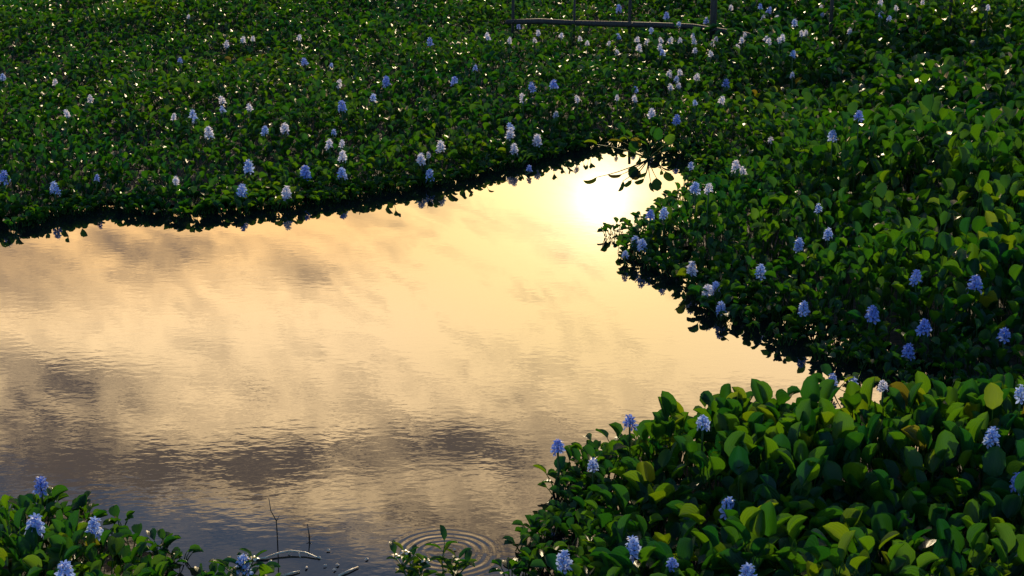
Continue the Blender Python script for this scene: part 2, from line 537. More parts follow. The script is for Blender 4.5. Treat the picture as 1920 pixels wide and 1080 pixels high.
# dark sheet added under the leaves; its colour stands for the shade there
vs, fs, ids = [], [], {}
cell = 0.12
for k, poly in BANKS.items():
    gx = np.arange(-9, 9, cell); gy = np.arange(5.5, 27, cell)
    X, Y = np.meshgrid(gx, gy)
    xf, yf = X.ravel() + cell / 2, Y.ravel() + cell / 2
    ok = inside(poly, xf, yf)
    ok &= edge_dist(poly, xf, yf) > np.where(xf > 0.3, 0.40, 0.24) * (0.5 if k == 'near_left' else 1.0)
    for x, y in zip(X.ravel()[ok], Y.ravel()[ok]):
        q = []
        for dx, dy in ((0, 0), (1, 0), (1, 1), (0, 1)):
            key = (round(x / cell) + dx, round(y / cell) + dy)
            if key not in ids:
                ids[key] = len(vs)
                vs.append((key[0] * cell + random.uniform(-.03, .03), key[1] * cell + random.uniform(-.03, .03), random.uniform(.008, .03)))
            q.append(ids[key])
        fs.append(q)
me = mesh_np('shade_sheet', np.array(vs), np.array(fs), [M_SHADE_SHEET])
tag(link(bpy.data.objects.new('ground_shade_sheet', me)), kind='structure')
# beyond the planted stretch the green marsh runs on to the horizon
n = 40
gx = np.linspace(-400, 400, n); gy = 25.5 + 600 * np.linspace(0, 1, n) ** 2
X, Y = np.meshgrid(gx, gy)
Z = 0.16 + 0.06 * np.sin(X * 1.3) * np.cos(Y * 0.9)
Z[0, :] = 0.05
idx = np.arange(n * n).reshape(n, n)
me = mesh_np('marsh', np.stack([X.ravel(), Y.ravel(), Z.ravel()], 1), np.stack([idx[:-1, :-1], idx[:-1, 1:], idx[1:, 1:], idx[1:, :-1]], -1).reshape(-1, 4), [M_MARSH])
tag(link(bpy.data.objects.new('ground', me)), kind='structure')

# ------------------------------------------------------------------ hyacinth leaves
V_PROF = np.array([0, .07, .18, .34, .5, .66, .8, .91, .97, 1.0])
W_PROF = np.array([.10, .48, .80, .97, 1.0, .94, .76, .46, .21, .02])
def leaf_geo(base, azim, lean0, lean1, L, B, wid, t0, t1, cup, twist, rad, rings, rows, cols):
    """Vectorised: N leaves, each a bent petiole and a cupped blade. Returns verts (N,V,3), quads (Q,4), uv (V,2)."""
    N = len(azim)
    ca, sa = np.cos(azim), np.sin(azim)
    er = np.stack([ca, sa, np.zeros(N)], 1)            # outwards
    et = np.stack([-sa, ca, np.zeros(N)], 1)           # sideways
    ez = np.array([0, 0, 1.0])
    out, uv, faces = [], [], []
    p = base.copy()
    sides = 3
    for i in range(rings):
        s = i / (rings - 1)
        a = lean0 + (lean1 - lean0) * s
        if i > 0:
            am = lean0 + (lean1 - lean0) * (s - 0.5 / (rings - 1))
            st = L / (rings - 1)
            p = p + er * (np.sin(am) * st)[:, None] + ez * (np.cos(am) * st)[:, None]
        nrm = -er * np.cos(a)[:, None] + ez * np.sin(a)[:, None]
        rr = rad * (1.25 - 0.65 * s)
        for k in range(sides):
            th = 2 * math.pi * k / sides + math.pi / 6
            out.append(p + et * (rr * math.cos(th))[:, None] + nrm * (rr * math.sin(th))[:, None])
            uv.append((0.5, -1 + 0.9 * s))
    for i in range(rings - 1):
        for k in range(sides):
            k2 = (k + 1) % sides
            faces.append((i * sides + k, i * sides + k2, (i + 1) * sides + k2, (i + 1) * sides + k))
    off = rings * sides
    vv = 1 - (1 - np.linspace(0, 1, rows)) ** 1.25
    ww = np.interp(vv, V_PROF, W_PROF)
    uu = np.linspace(-1, 1, cols)
    ct, stw = np.cos(twist), np.sin(twist)
    q = p.copy()
    ragged = rng.uniform(0.88, 1.10, (N, rows, 2))
    for j, v in enumerate(vv):
        a = t0 + (t1 - t0) * v
        if j > 0:
            am = t0 + (t1 - t0) * (vv[j] + vv[j - 1]) / 2
            st = B * (vv[j] - vv[j - 1])
            q = q + er * (np.sin(am) * st)[:, None] + ez * (np.cos(am) * st)[:, None]
        nrm = -er * np.cos(a)[:, None] + ez * np.sin(a)[:, None]
        side = et * ct[:, None] + nrm * stw[:, None]
        nr2 = nrm * ct[:, None] - et * stw[:, None]
        for u in uu:
            hw = wid * B * 0.5 * ww[j]
            lift = cup * B * ww[j] * (u * u) * 0.5 + 0.012 * B * math.sin(5 * v + 3 * u)
            out.append(q + side * (hw * u * (ragged[:, j, 0] if u < 0 else ragged[:, j, 1]))[:, None] + nr2 * lift[:, None])
            uv.append((u, v))
    for j in range(rows - 1):
        for i in range(cols - 1):
            a = off + j * cols + i
            faces.append((a, a + 1, a + cols + 1, a + cols))
    return np.stack(out, 1), np.array(faces), np.array(uv)

def leaf_params(h, b, low):
    """random leaf attitudes for plants of height h, blade length b (arrays); low: 0 upright .. 1 spreading"""
    N = len(h)
    U = lambda a, c: rng.uniform(a, c, N)
    lean0 = R(1) * (U(0, 16) + low * U(5, 30))
    lean1 = lean0 + R(1) * (U(2, 22) + low * U(5, 28))
    B = b * U(0.72, 1.15)
    L = np.maximum(h * U(0.75, 1.12) - B * 0.55, 0.03) / np.cos((lean0 + lean1) / 2)
    t0 = lean1 + R(1) * U(-10, 18) + low * R(12)
    t1 = t0 + R(1) * U(0, 42)
    flat = U(0, 1) < 0.15 + 0.22 * low                  # some blades have laid themselves level
    t0 = np.where(flat, R(1) * U(55, 85), t0)
    t1 = np.where(flat, R(1) * U(84, 104), t1)
    return dict(lean0=lean0, lean1=lean1, L=L, B=B, wid=U(0.54, 0.80), t0=t0, t1=t1, cup=U(0.3, 1.05), twist=R(1) * U(-28, 28), rad=0.0016 + B * 0.020)

# ---- where the plants stand
plants = []
def sow(bank, spacing, nleaf, keep):
    poly = BANKS[bank]
    x = np.arange(-8, 8, spacing); y = np.arange(5.6, 25.6, spacing)
    X, Y = np.meshgrid(x, y)
    X = X.ravel() + rng.uniform(-.5, .5, X.size) * spacing
    Y = Y.ravel() + rng.uniform(-.5, .5, Y.size) * spacing
    ok = np.abs(X) < Y * 0.267 + 1.0
    X, Y = X[ok], Y[ok]
    ok = inside(poly, X, Y)
    X, Y = X[ok], Y[ok]
    d = edge_dist(poly, X, Y)
    h, b = canopy(bank, X, Y, d)
    ok = rng.uniform(0, 1, len(X)) < keep(X, Y, d, b)
    X, Y, d, h, b = X[ok], Y[ok], d[ok], h[ok], b[ok]
    h = h * rng.uniform(0.72, 1.16, len(h))
    for i in range(len(X)):
        plants.append((bank, X[i], Y[i], d[i], h[i], b[i], nleaf))
sow('near_right', 0.100, 7, lambda X, Y, d, b: np.clip((0.085 / b) ** 1.4, 0, 1) * (0.5 + 0.5 * sst(d, 0, .12)))
sow('near_left', 0.105, 7, lambda X, Y, d, b: 0.5 + 0.5 * sst(d, 0, .12))
sow('far_bank', 0.118, 6, lambda X, Y, d, b: np.clip((0.082 / b) ** 1.3, 0, 1) * (0.7 + 0.3 * sst(d, 0, .2)))
sow('far_bank', 0.080, 5, lambda X, Y, d, b: np.where(X > 0.5, 0.32, 0.75) * (d < 0.42) * (d > 0.02))
sow('near_right', 0.085, 5, lambda X, Y, d, b: 0.6 * (d < 0.25) * (Y < 9.2))

PX, PY, PZ, PD, PH, PB = (np.array([p[i] for p in plants], float) for i in (1, 2, 2, 3, 4, 5))
PK = np.array([p[0] for p in plants])
qx, qy, qd = project(PX, PY, PH * 0.8)
shown = (qx > -25) & (qx < 1945) & (qy > -15) & (qy < 1105)
near_top = np.interp(qx, [1250, 1450, 1920], [765, 712, 706])
shown &= ~((PK == 'far_bank') & (qx > 1250) & (qy > near_top - 5))
rank = np.where(shown, PB / qd, 0)
order = np.argsort(-rank)
single = np.zeros(len(plants), bool)
N_SINGLE = 288
single[order[:N_SINGLE]] = True

# ---- the mass: all plants past the 300 that show largest
def build_mass():
    ii = np.where(~single)[0]
    rep = np.array([plants[i][6] for i in ii]) + rng.integers(-1, 2, len(ii))
    pid = np.repeat(ii, rep)
    N = len(pid)
    far = sst(PY[pid], 7, 20)
    low = np.maximum(0.45 - 0.45 * sst(PD[pid], 0.05, 0.5), 0.45 * sst(PY[pid], 11, 15))
    prm = leaf_params(PH[pid] * rng.uniform(0.45, 1.08, N), PB[pid], low)
    az_ = rng.uniform(0, 2 * math.pi, N)
    base = np.stack([PX[pid] + rng.uniform(-.02, .02, N), PY[pid] + rng.uniform(-.02, .02, N), np.full(N, 0.004)], 1)
    base[:, 0] += np.cos(az_) * 0.012; base[:, 1] += np.sin(az_) * 0.012
    V, Q, uv = leaf_geo(base, az_, prm['lean0'], prm['lean1'], prm['L'], prm['B'], prm['wid'], prm['t0'], prm['t1'], prm['cup'], prm['twist'], prm['rad'], 3, 5, 3)
    nv = V.shape[1]
    faces = (Q[None] + (np.arange(N) * nv)[:, None, None]).reshape(-1, 4)
    patch_ = 0.5 + 0.5 * lump(PX[pid] * 1.6 + 3, PY[pid] * 1.1 - 2)
    tint = np.repeat(np.clip(rng.uniform(0, 1, N) * 0.66 + 0.42 * patch_ - 0.06, 0, 1), nv)
    me = mesh_np('hyacinth_mass', V.reshape(-1, 3), faces, [M_MASS], uv=np.tile(uv, (N, 1)), tint=tint)
    o = link(bpy.data.objects.new('hyacinth_carpet', me))
    tag(o, 'dense carpet of small green floating hyacinth leaves covering the pond behind', 'plants', kind='stuff')
    print('mass leaves', N, 'tris', len(faces) * 2)
build_mass()

# ---- leaf meshes shared by the single plants: three growth forms
def make_leaf_mesh(h, b, low):
    prm = leaf_params(np.array([h]), np.array([b]), np.array([low]))
    V, Q, uv = leaf_geo(np.zeros((1, 3)), np.zeros(1), prm['lean0'], prm['lean1'], prm['L'], prm['B'], prm['wid'], prm['t0'], prm['t1'], prm['cup'], prm['twist'], prm['rad'], 4, 7, 5)
    return mesh_np('leaf', V[0], Q, [M_LEAF], uv=uv)
FORMS = []      # (height, blade, meshes)
for h_, b_, low_ in ((.09, .058, .9), (.14, .070, .6), (.20, .085, .3), (.26, .102, .1), (.33, .110, .0)):
    FORMS.append((h_, b_, [make_leaf_mesh(h_, b_, low_) for _ in range(14)]))
def form_for(h):
    return min(FORMS, key=lambda f: abs(f[0] - h))
def add_leaf(root, me, a, sc, tilt=0.0, r=0.012):
    o = bpy.data.objects.new('leaf', me)
    o.rotation_euler = (0, tilt, a)
    o.scale = (sc, sc, sc)
    o.location = (math.cos(a) * r, math.sin(a) * r, 0)
    return link(o, root)
def fill_plant(root, h, b, nl):
    f = form_for(h)
    a0 = random.uniform(0, 6.28)
    for k in range(nl):
        short = random.random() < 0.35
        g = form_for(h * 0.6) if short else f
        add_leaf(root, random.choice(g[2]), a0 + k * 2.4 + random.uniform(-.4, .4), min(max(b / f[1], .75), 1.2) * random.uniform(.86, 1.12), random.uniform(-.06, .08))

# ------------------------------------------------------------------ hyacinth flowers
def petal_geo(length, width, ang, lift0, lift1, rows=4):
    """one petal as a cupped strip of 3 columns, pointing away from the centre at angle ang"""
    vs, uv = [], []
    p = Vector((0.004 * math.cos(ang), 0.004 * math.sin(ang), 0))
    er = Vector((math.cos(ang), math.sin(ang), 0)); et = Vector((-math.sin(ang), math.cos(ang), 0)); ez = Vector((0, 0, 1))
    for j in range(rows):
        v = j / (rows - 1)
        a = lift0 + (lift1 - lift0) * v
        if j:
            p = p + (er * math.cos(a) + ez * math.sin(a)) * (length / (rows - 1))
        w = width * 0.5 * float(np.interp(v, [0, .35, .65, .88, 1], [.30, .80, 1.0, .72, .12]))
        for u in (-1, 0, 1):
            vs.append(p + et * (w * u) + ez * (abs(u) * w * 0.25))
            uv.append((u, v))
    fs = [(j * 3 + i, j * 3 + i + 1, j * 3 + i + 4, j * 3 + i + 3) for j in range(rows - 1) for i in range(2)]
    return vs, fs, uv
def floret_geo(rows=4):
    vs, fs, uv, mi = [], [], [], []
    for k in range(6):
        v, f, t = petal_geo(random.uniform(.026, .034), random.uniform(.012, .016) * (1.15 if k == 0 else 1), k * math.pi / 3 + random.uniform(-.12, .12),
                            R(random.uniform(35, 60)), R(random.uniform(-15, 20)), rows)
        o = len(vs)
        vs += v; uv += t
        fs += [tuple(i + o for i in q) for q in f]
        mi += [1 if (k == 0 and 2 <= q_i < 4) else 0 for q_i in range(len(f))]
    return vs, fs, uv, mi
def floret_mesh(mat):
    vs, fs, uv, mi = floret_geo()
    return mesh_np('floret', np.array([tuple(v) for v in vs]), np.array(fs), [mat, M_EYE], uv=np.array(uv), mat_idx=mi)
TONES = {'L': M_PETAL, 'B': M_PETAL_B, 'W': M_PETAL_W}
FLORETS = {k: [floret_mesh(m) for _ in range(5)] for k, m in TONES.items()}
def spike_layout(n, h):
    """places and attitudes of n florets round a spike of height h"""
    out = []
    for i in range(n):
        s = i / max(n - 1, 1)
        a = i * 2.4 + random.uniform(-.3, .3)
        z = h * (0.06 + 0.86 * s) + random.uniform(-.004, .004)
        out_r = 0.013 * (1 - 0.6 * s)
        tilt = R(78 - 55 * s ** 2 + random.uniform(-12, 12))
        out.append((Vector((math.cos(a) * out_r, math.sin(a) * out_r, z)), a, tilt, 1.0 - 0.35 * s))
    return out
def head_mesh(mat, n, h):
    V, Fc, U, MI = [], [], [], []
    for loc, a, tilt, sc in spike_layout(n, h):
        M = Matrix.Translation(loc) @ Matrix.Rotation(a, 4, 'Z') @ Matrix.Rotation(tilt, 4, 'Y') @ Matrix.Scale(sc, 4)
        vs, fs, uv, mi = floret_geo(3)
        o = len(V)
        V += [M @ v for v in vs]; U += uv; MI += mi
        Fc += [tuple(i + o for i in q) for q in fs]
    return mesh_np('flower_head', np.array([tuple(v) for v in V]), np.array(Fc), [mat, M_EYE], uv=np.array(U), mat_idx=[min(x, 1) for x in MI])
HEADS = {k: [head_mesh(m, 9, 0.058) for _ in range(4)] for k, m in TONES.items()}

FLOWERS = []
def flower(px, py, tone, label, size=1.0, group='water hyacinth flowers', lone=False, above=None):
    """a flowering plant whose spike shows at this place of the photograph; it stands where that sight line meets the leaf canopy"""
    d = ray(px, py)
    t, step = (0.62 - CAM_H) / d.z, 0.03
    while t < 40:
        x, y, z = d.x * t, d.y * t, CAM_H + d.z * t
        hz = height_at(x, y)
        lift = above if above is not None else max(0.02, 0.05 - 0.05 * hz)
        if z < hz + lift:
            break
        t += step
    h = 0.060 * size * random.uniform(.88, 1.12) * (0.88 if py < 130 else 1.0)
    top = z + h * 0.5
    root = empty('flowering_hyacinth', (x, y, 0.0), random.uniform(0, 6.28))
    tag(root, label, 'flower', group)
    zb = top - h                         # where the florets begin
    bend = random.uniform(-.03, .03), random.uniform(-.03, .03)
    st = tube('stalk', [(-bend[0], -bend[1], 0.0), (bend[0] * .2, bend[1] * .2, zb * 0.5), (0, 0, zb), (0, 0, top - 0.01)], [.006, .005, .0045, .0025], [M_STEM], 6, root)
    big = (F * h / (t * 0.98)) > 14
    if big:
        n = random.choice((10, 11, 12))
        for loc, a, tilt, sc in spike_layout(n, h):
            o = bpy.data.objects.new('floret', random.choice(FLORETS[tone]))
            o.matrix_local = Matrix.Translation(loc + Vector((0, 0, zb))) @ Matrix.Rotation(a, 4, 'Z') @ Matrix.Rotation(tilt, 4, 'Y') @ Matrix.Rotation(random.uniform(-.4, .4), 4, 'Z') @ Matrix.Scale(sc * size, 4)
            link(o, root)
        if not lone:
            fill_plant(root, max(height_at(x, y) * 0.85, 0.07), 0.09, 4)
    else:
        o = bpy.data.objects.new('flower_head', random.choice(HEADS[tone]))
        o.location = (0, 0, zb)
        o.rotation_euler = (random.uniform(-.3, .3), random.uniform(-.3, .3), random.uniform(0, 6.28))
        k = h / 0.058
        o.scale = (k, k, k)
        link(o, root)
    FLOWERS.append((root, label, x, y, (px, py)))
    return root

H = 'hyacinth flower'
for a in (
    # near bank on the right
    (1046, 836, 'B', f'dark blue {H} alone on a stalk over the right water edge', 0.85, None, False, .12),
    (1181, 790, 'B', f'violet blue {H} against the water on the rim of the near right bank', .9, None, False, .07),
    (1112, 871, 'L', f'small faded lilac {H} on the left slope of the near right bank', .7),
    (1187, 1025, 'L', f'light blue {H} near the bottom, upper right one of two bright ones', 1.05),
    (1057, 1048, 'L', f'light blue {H} near the bottom closest to the ripple rings in the water', 1.0),
    (1260, 1056, 'B', f'half hidden small blue {H} tucked in a folded leaf near the bottom edge', .6),
    (1318, 791, 'L', f'light blue {H} just below the rim of the near right bank', .9),
    (1366, 947, 'L', f'narrow blue {H} in the dark middle of the near right bank', .95),
    (1402, 1073, 'L', f'light blue {H} cut by the bottom edge of the picture', 1.0),
    (1561, 712, 'L', f'blue {H} leftmost of three on the far rim of the near right bank', .8),
    (1601, 719, 'L', f'pale blue {H} middle of three on the far rim of the near right bank', .8),
    (1656, 722, 'W', f'faded small {H} rightmost of three on the far rim of the near right bank', .6),
    (1860, 819, 'L', f'bright blue {H} beside the tall upright leaf at the right of the near bank', 1.05),
    (1909, 901, 'B', f'deep blue {H} in shadow at the right picture edge of the near bank', 1.0),
    (1914, 735, 'L', f'small blue {H} at the right picture edge on top of the near bank', .8),
    # near corner on the left
    (77, 909, 'B', f'violet blue {H} rising over the water behind the near left clump', .95, None, False, .07),
    (66, 983, 'L', f'broad bright blue {H} at the left of the near left clump', 1.25),
    (177, 988, 'L', f'light blue pointed {H} in the middle of the near left clump', 1.05),
    (122, 1071, 'L', f'light blue {H} at the bottom edge below the near left clump', 1.05),
    (456, 1058, 'L', f'light blue {H} by the curved twig right of the near left clump', 1.05, None, False, .06),
    # right bank across the narrow channel
    (1191, 450, 'L', f'pale lilac {H} left of a touching pair near the tip of the right bank', .85),
    (1204, 458, 'L', f'lilac blue {H} right of a touching pair near the tip of the right bank', .9),
    (1172, 476, 'L', f'small lilac {H} on the water edge right below the tip of the right bank', .7),
    (1219, 402, 'B', f'dusky lilac {H} left of two on the upper water edge by the sun glare', .8),
    (1245, 398, 'L', f'lilac {H} right of two on the upper water edge by the sun glare', .85),
    (1297, 503, 'W', f'large pale {H} above the touching pale pair on the right bank slope', 1.05),
    (1327, 545, 'W', f'pale {H} lower left of a touching pair on the right bank slope', 1.0),
    (1342, 537, 'L', f'lilac {H} upper right of a touching pair on the right bank slope', .85),
    (1352, 577, 'L', f'light blue {H} just below the pale pair on the right bank slope', .9),
    (1426, 506, 'L', f'light blue {H} alone on the middle of the right bank slope', .95),
    (1498, 457, 'L', f'bright blue {H} under a small yellow bud on the right bank', .95),
    (1507, 577, 'L', f'pale blue {H} at the right bank foot left of the deep blue ones', .95),
    (1535, 389, 'L', f'vivid blue {H} between big leaves high on the right bank', .75),
    (1553, 437, 'L', f'lilac {H} half behind leaves below the vivid blue one on the right bank', .8),
    (1636, 586, 'B', f'deep blue {H} in shade at the middle foot of the right bank', 1.05),
    (1718, 518, 'B', f'narrow dark blue {H} in shade left of the largest deep blue one', .9),
    (1829, 531, 'B', f'largest deep blue {H} beside a yellow leaf on the right bank', 1.25),
    (1733, 612, 'B', f'tall deep blue {H} in shade above the lowest one of the right bank', 1.1),
    (1703, 657, 'B', f'blue {H} lowest of all on the shaded foot of the right bank', .9),
    (1883, 625, 'B', f'slim blue {H} near the right picture edge at the foot of the right bank', .95),
    (1303, 351, 'L', f'tall blue {H} on the left shoulder of the right bank by the glittering gap', 1.0),
    (1329, 352, 'W', f'pale {H} right beside the tall blue one on the right bank shoulder', .75),
    (1380, 311, 'W', f'white {H} left of a pair above the shoulder of the right bank', .95),
    (1394, 320, 'W', f'white {H} right of a pair above the shoulder of the right bank', .8),
    (1445, 262, 'W', f'small white {H} at the dark hollow behind the right bank', .8),
    (1561, 253, 'L', f'light blue {H} in the dark hollow where the right bank dips', .95),
    (1610, 216, 'B', f'blue {H} alone in the deepest shade behind the right bank', .9),
    (1295, 309, 'L', f'small lilac {H} over the glittering gap between the two banks', .7),
    # bank across the pond on the left, front rows
    (7, 331, 'B', f'blue {H} at the left picture edge on the bank across the pond', 1.15),
    (102, 352, 'L', f'light blue {H} beside the dark cove at the left of the far bank', 1.1),
    (181, 333, 'B', f'small blue {H} between the dark cove and the white blue one', .7),
    (329, 338, 'W', f'small flat white blue {H} alone in the front of the far bank', .75),
    (466, 312, 'L', f'brilliant blue {H} upper one of two in line on the far bank', 1.2),
    (454, 357, 'L', f'brilliant blue {H} lower one of two in line on the far bank', 1.15),
    (537, 360, 'W', f'pale blue {H} nearest the waterline below the blue pair row', 1.1),
    (572, 321, 'B', f'blue {H} left of two level ones in front on the far bank', 1.15),
    (641, 325, 'L', f'bright blue {H} right of two level ones in front on the far bank', 1.15),
    (642, 292, 'W', f'pale {H} directly above the right of the two level blue ones', 1.0),
    (618, 269, 'W', f'white {H} upper left of the pale one above the level pair', .85),
    (641, 268, 'W', f'pinkish faded {H} just above the pale one of the middle front', .65),
    (497, 244, 'L', f'blue {H} left of two in the middle of the far bank', .85),
    (534, 239, 'W', f'white blue {H} right of two in the middle of the far bank', 1.0),
    (625, 247, 'L', f'small blue {H} above the white one of the middle front', .75),
    (789, 297, 'W', f'white {H} left in a triangle of three near the receding waterline', 1.05),
    (806, 327, 'L', f'lilac white {H} lowest in a triangle of three near the receding waterline', 1.0),
    (826, 273, 'W', f'white {H} highest in a triangle of three near the receding waterline', 1.0),
    (804, 290, 'W', f'half open small {H} between the triangle of three white ones', .6),
    (391, 247, 'W', f'shining white {H} with a bright lower tip left of centre on the far bank', 1.15),
    (361, 212, 'L', f'blue {H} upper one of a touching pair on the left of the far bank', .85),
    (367, 223, 'L', f'blue {H} lower one of a touching pair on the left of the far bank', .85),
    (325, 218, 'W', f'small pale {H} left of the touching blue pair', .7),
    (417, 187, 'W', f'pale {H} upper one of two above the shining white one', .8),
    (418, 204, 'L', f'bluish {H} lower one of two above the shining white one', .65),
    (468, 200, 'W', f'pale {H} right of the two stacked ones on the left of the far bank', .85),
    (169, 183, 'W', f'faded white {H} in the dark left part of the far bank', .8),
    (126, 211, 'W', f'narrow greyish white {H} in the left part of the far bank', .8),
    (103, 153, 'W', f'white {H} over a black gap in the upper left', .8),
    (5, 143, 'L', f'small bluish {H} at the left picture edge in the upper left', .75),
    (337, 112, 'B', f'tiny blue {H} in the upper left among glinting leaves', .75),
    (958, 237, 'L', f'lilac {H} upper right of a touching pair above the waterline near the sun glare', .9),
    (957, 249, 'W', f'pale {H} lower left of a touching pair above the waterline near the sun glare', 1.0),
    (964, 278, 'W', f'rounded pale {H} below the touching pair near the waterline', .9),
    (1007, 261, 'W', f'tall white {H} right of the touching pair near the waterline', 1.1),
    (992, 315, 'B', f'blue {H} drooping right on the waterline left of the sun glare', .7, None, False, .02),
    (981, 182, 'W', f'white {H} alone in the centre of the far bank', .95),
    (998, 161, 'B', f'dim blue {H} left of a brighter one in the far bank centre', .85),
    (1038, 158, 'B', f'bright blue {H} in the dark centre of the far bank', 1.0),
    (1083, 184, 'W', f'faded {H} right of the white one in the centre of the far bank', .75),
    (1042, 215, 'W', f'faded pale {H} low in the centre of the far bank', .75),
    (1157, 182, 'W', f'grey white {H} left of two small ones behind the reeds', .6),
    (1192, 167, 'L', f'blue {H} above two small whites left of the white cluster', .75),
    (1190, 184, 'W', f'leaning white {H} below the blue one left of the white cluster', .7),
    (1222, 212, 'W', f'broad white {H} above the tall arching leaf stalks', .95),
    (1269, 223, 'B', f'blue {H} right of the broad white one above the arching stalks', .9),
    (1254, 137, 'W', f'white {H} top left of the dense white cluster', .75),
    (1275, 135, 'W', f'white {H} top right of the dense white cluster', .7),
    (1268, 147, 'L', f'blue {H} in the heart of the dense white cluster', .75),
    (1258, 162, 'W', f'white {H} bottom left of the dense white cluster', .8),
    (1272, 160, 'W', f'white {H} bottom right of the dense white cluster', .7),
    (1306, 143, 'W', f'whitish {H} just right of the dense white cluster', .8),
    (1361, 155, 'B', f'solitary blue {H} right of the dense white cluster', .9),
    (1352, 187, 'W', f'small white {H} under the solitary blue one', .75),
    (1304, 192, 'L', f'dim {H} below the dense white cluster', .6),
    (1486, 100, 'L', f'pale blue {H} hanging on the slope right of the white rows', .8),
    (1486, 140, 'W', f'small white {H} below the pale blue one of the right slope', .65),
    (724, 151, 'B', f'blue {H} left of centre in the upper middle of the far bank', .95),
    (852, 151, 'B', f'saturated blue {H} right of the left of centre one in the far bank', .95),
    (891, 127, 'B', f'thin blue {H} half hidden above the saturated blue one', .85),
    (807, 77, 'B', f'blue {H} alone high in the upper middle of the far bank', .95),
    (572, 115, 'B', f'blue {H} above the pale one in the upper left middle', 1.0),
    (634, 155, 'W', f'pale {H} between two blue ones in the upper left middle', .95),
    (641, 197, 'B', f'dark violet {H} below the pale one in the upper left middle', 1.0),
    (699, 182, 'L', f'pale lilac {H} right of the dark violet one', .8),
    (621, 122, 'L', f'dim small {H} right of the blue one in the upper left middle', .7),
    # the distant rows by the pole
    (1161, 15, 'B', f'violet {H} standing tall behind the left half of the fence pole', 1.1),
    (1250, 28, 'B', f'violet {H} behind the middle of the fence pole', .9),
    (1273, 44, 'L', f'light {H} right against the fence pole', .8),
    (1325, 38, 'B', f'violet {H} at the foot of the thickest fence post', .9),
    (1370, 13, 'W', f'white {H} behind the fence just right of the thickest post', .75),
    (972, 49, 'B', f'violet {H} under the left end of the fence pole', .75),
    (1222, 56, 'L', f'dim blue {H} in the dark strip under the fence pole', .75),
    (1160, 68, 'L', f'blue {H} leftmost in the row of white ones below the fence pole', .8),
    (1243, 98, 'L', f'blue {H} in front of the white row below the fence pole', .9),
    (1158, 98, 'W', f'white {H} in front of the left part of the white row', .75),
    (1426, 12, 'B', f'violet {H} left of a pair behind the slope right of the fence', .9),
    (1441, 18, 'B', f'violet {H} right of a pair behind the slope right of the fence', .85),
    (1490, 41, 'L', f'light blue {H} alone left of the thin dark stake', .9),
    (1430, 33, 'W', f'cream white {H} under the violet pair behind the fence', .75),
    (1455, 34, 'W', f'pale {H} left of the light blue one near the thin dark stake', .8),
    (1593, 58, 'W', f'white {H} on the crest right of the thin dark stake', .75),
    (1652, 27, 'B', f'violet blue {H} near the top edge between the dark stakes', .85),
    (1667, 34, 'L', f'bluish {H} just right of the violet blue one near the top edge', .75),
    (353, 30, 'W', f'tiny pale {H} near the top edge in the upper left', .6),
    (1852, 13, 'W', f'small white {H} right of the bluish stake', .75),
    (1681, 14, 'W', f'small white {H} nearest the greenish stake among the top row', .7),
):
    a = list(a)
    px, py, tone, label = a[:4]
    size = a[4] if len(a) > 4 else 1.0
    above = a[7] if len(a) > 7 else None
    flower(px, py, tone, label, size, above=above)
# small white spikes that nothing tells apart, in three drifts
for grp, lab, pts in (
    ('white flowers in front of the fence pole', f'small white {H} in the long row just below the fence pole',
     ((1010, 61), (1003, 75), (1052, 66), (1088, 72), (1101, 80), (1142, 81), (1194, 74), (1212, 78), (1198, 89), (1240, 74), (1257, 75), (1275, 76),
      (1237, 87), (1299, 67), (1302, 76), (1303, 94), (1336, 80), (1342, 74), (1333, 100), (1397, 65), (1391, 75), (1384, 88), (955, 74), (913, 65), (916, 70))),
    ('white flowers on the crest', f'small white {H} in the short row on the crest right of the fence pole', ((1435, 71), (1441, 76), (1461, 74), (1467, 70), (1503, 62), (1512, 61))),
    ('distant white flowers at the top edge', f'tiny white {H} between the stakes by the top edge', ((1540, 13), (1575, 20), (1585, 14), (1650, 3), (1730, 4), (1542, 25))),
    ('faint flowers in the upper left', f'tiny faded {H} among glinting leaves in the upper left', ((424, 82), (455, 73), (474, 72), (560, 70))),
):
    for px, py in pts:
        flower(px, py, 'W', lab, random.uniform(.7, .9), grp)

# ------------------------------------------------------------------ single leafy plants
SHORT = {
    (1046, 836): 'lone dark blue flower at the water edge', (1181, 790): 'violet flower on the rim', (1112, 871): 'faded lilac flower on the left slope',
    (1187, 1025): 'upper of two bright flowers', (1057, 1048): 'bright flower closest to the rings', (1260, 1056): 'half hidden blue flower',
    (1318, 791): 'light blue flower below the rim', (1366, 947): 'narrow blue flower amid the bank', (1402, 1073): 'flower cut by the bottom edge',
    (1561, 712): 'leftmost flower on the far rim', (1601, 719): 'middle flower on the far rim', (1656, 722): 'faded flower on the far rim',
    (1860, 819): 'bright blue flower far right', (1909, 901): 'deep blue flower at the right edge', (1914, 735): 'small blue flower at the right edge',
    (77, 909): 'violet flower behind the left clump', (66, 983): 'broad bright blue flower', (177, 988): 'pointed light blue flower', (122, 1071): 'flower below the left clump',
    (1426, 506): 'lone light blue flower on the slope', (1498, 457): 'flower under the yellow bud', (1507, 577): 'pale flower at the bank foot', (1535, 389): 'vivid blue flower high up',
    (1553, 437): 'lilac flower half behind leaves', (1636, 586): 'deep blue flower mid foot', (1718, 518): 'narrow dark blue flower', (1829, 531): 'largest deep blue flower',
    (1733, 612): 'tall deep blue flower', (1703, 657): 'lowest blue flower', (1883, 625): 'slim blue flower', (1303, 351): 'tall blue flower on the shoulder', (1380, 311): 'white pair on the shoulder'}
LANDMARKS = []
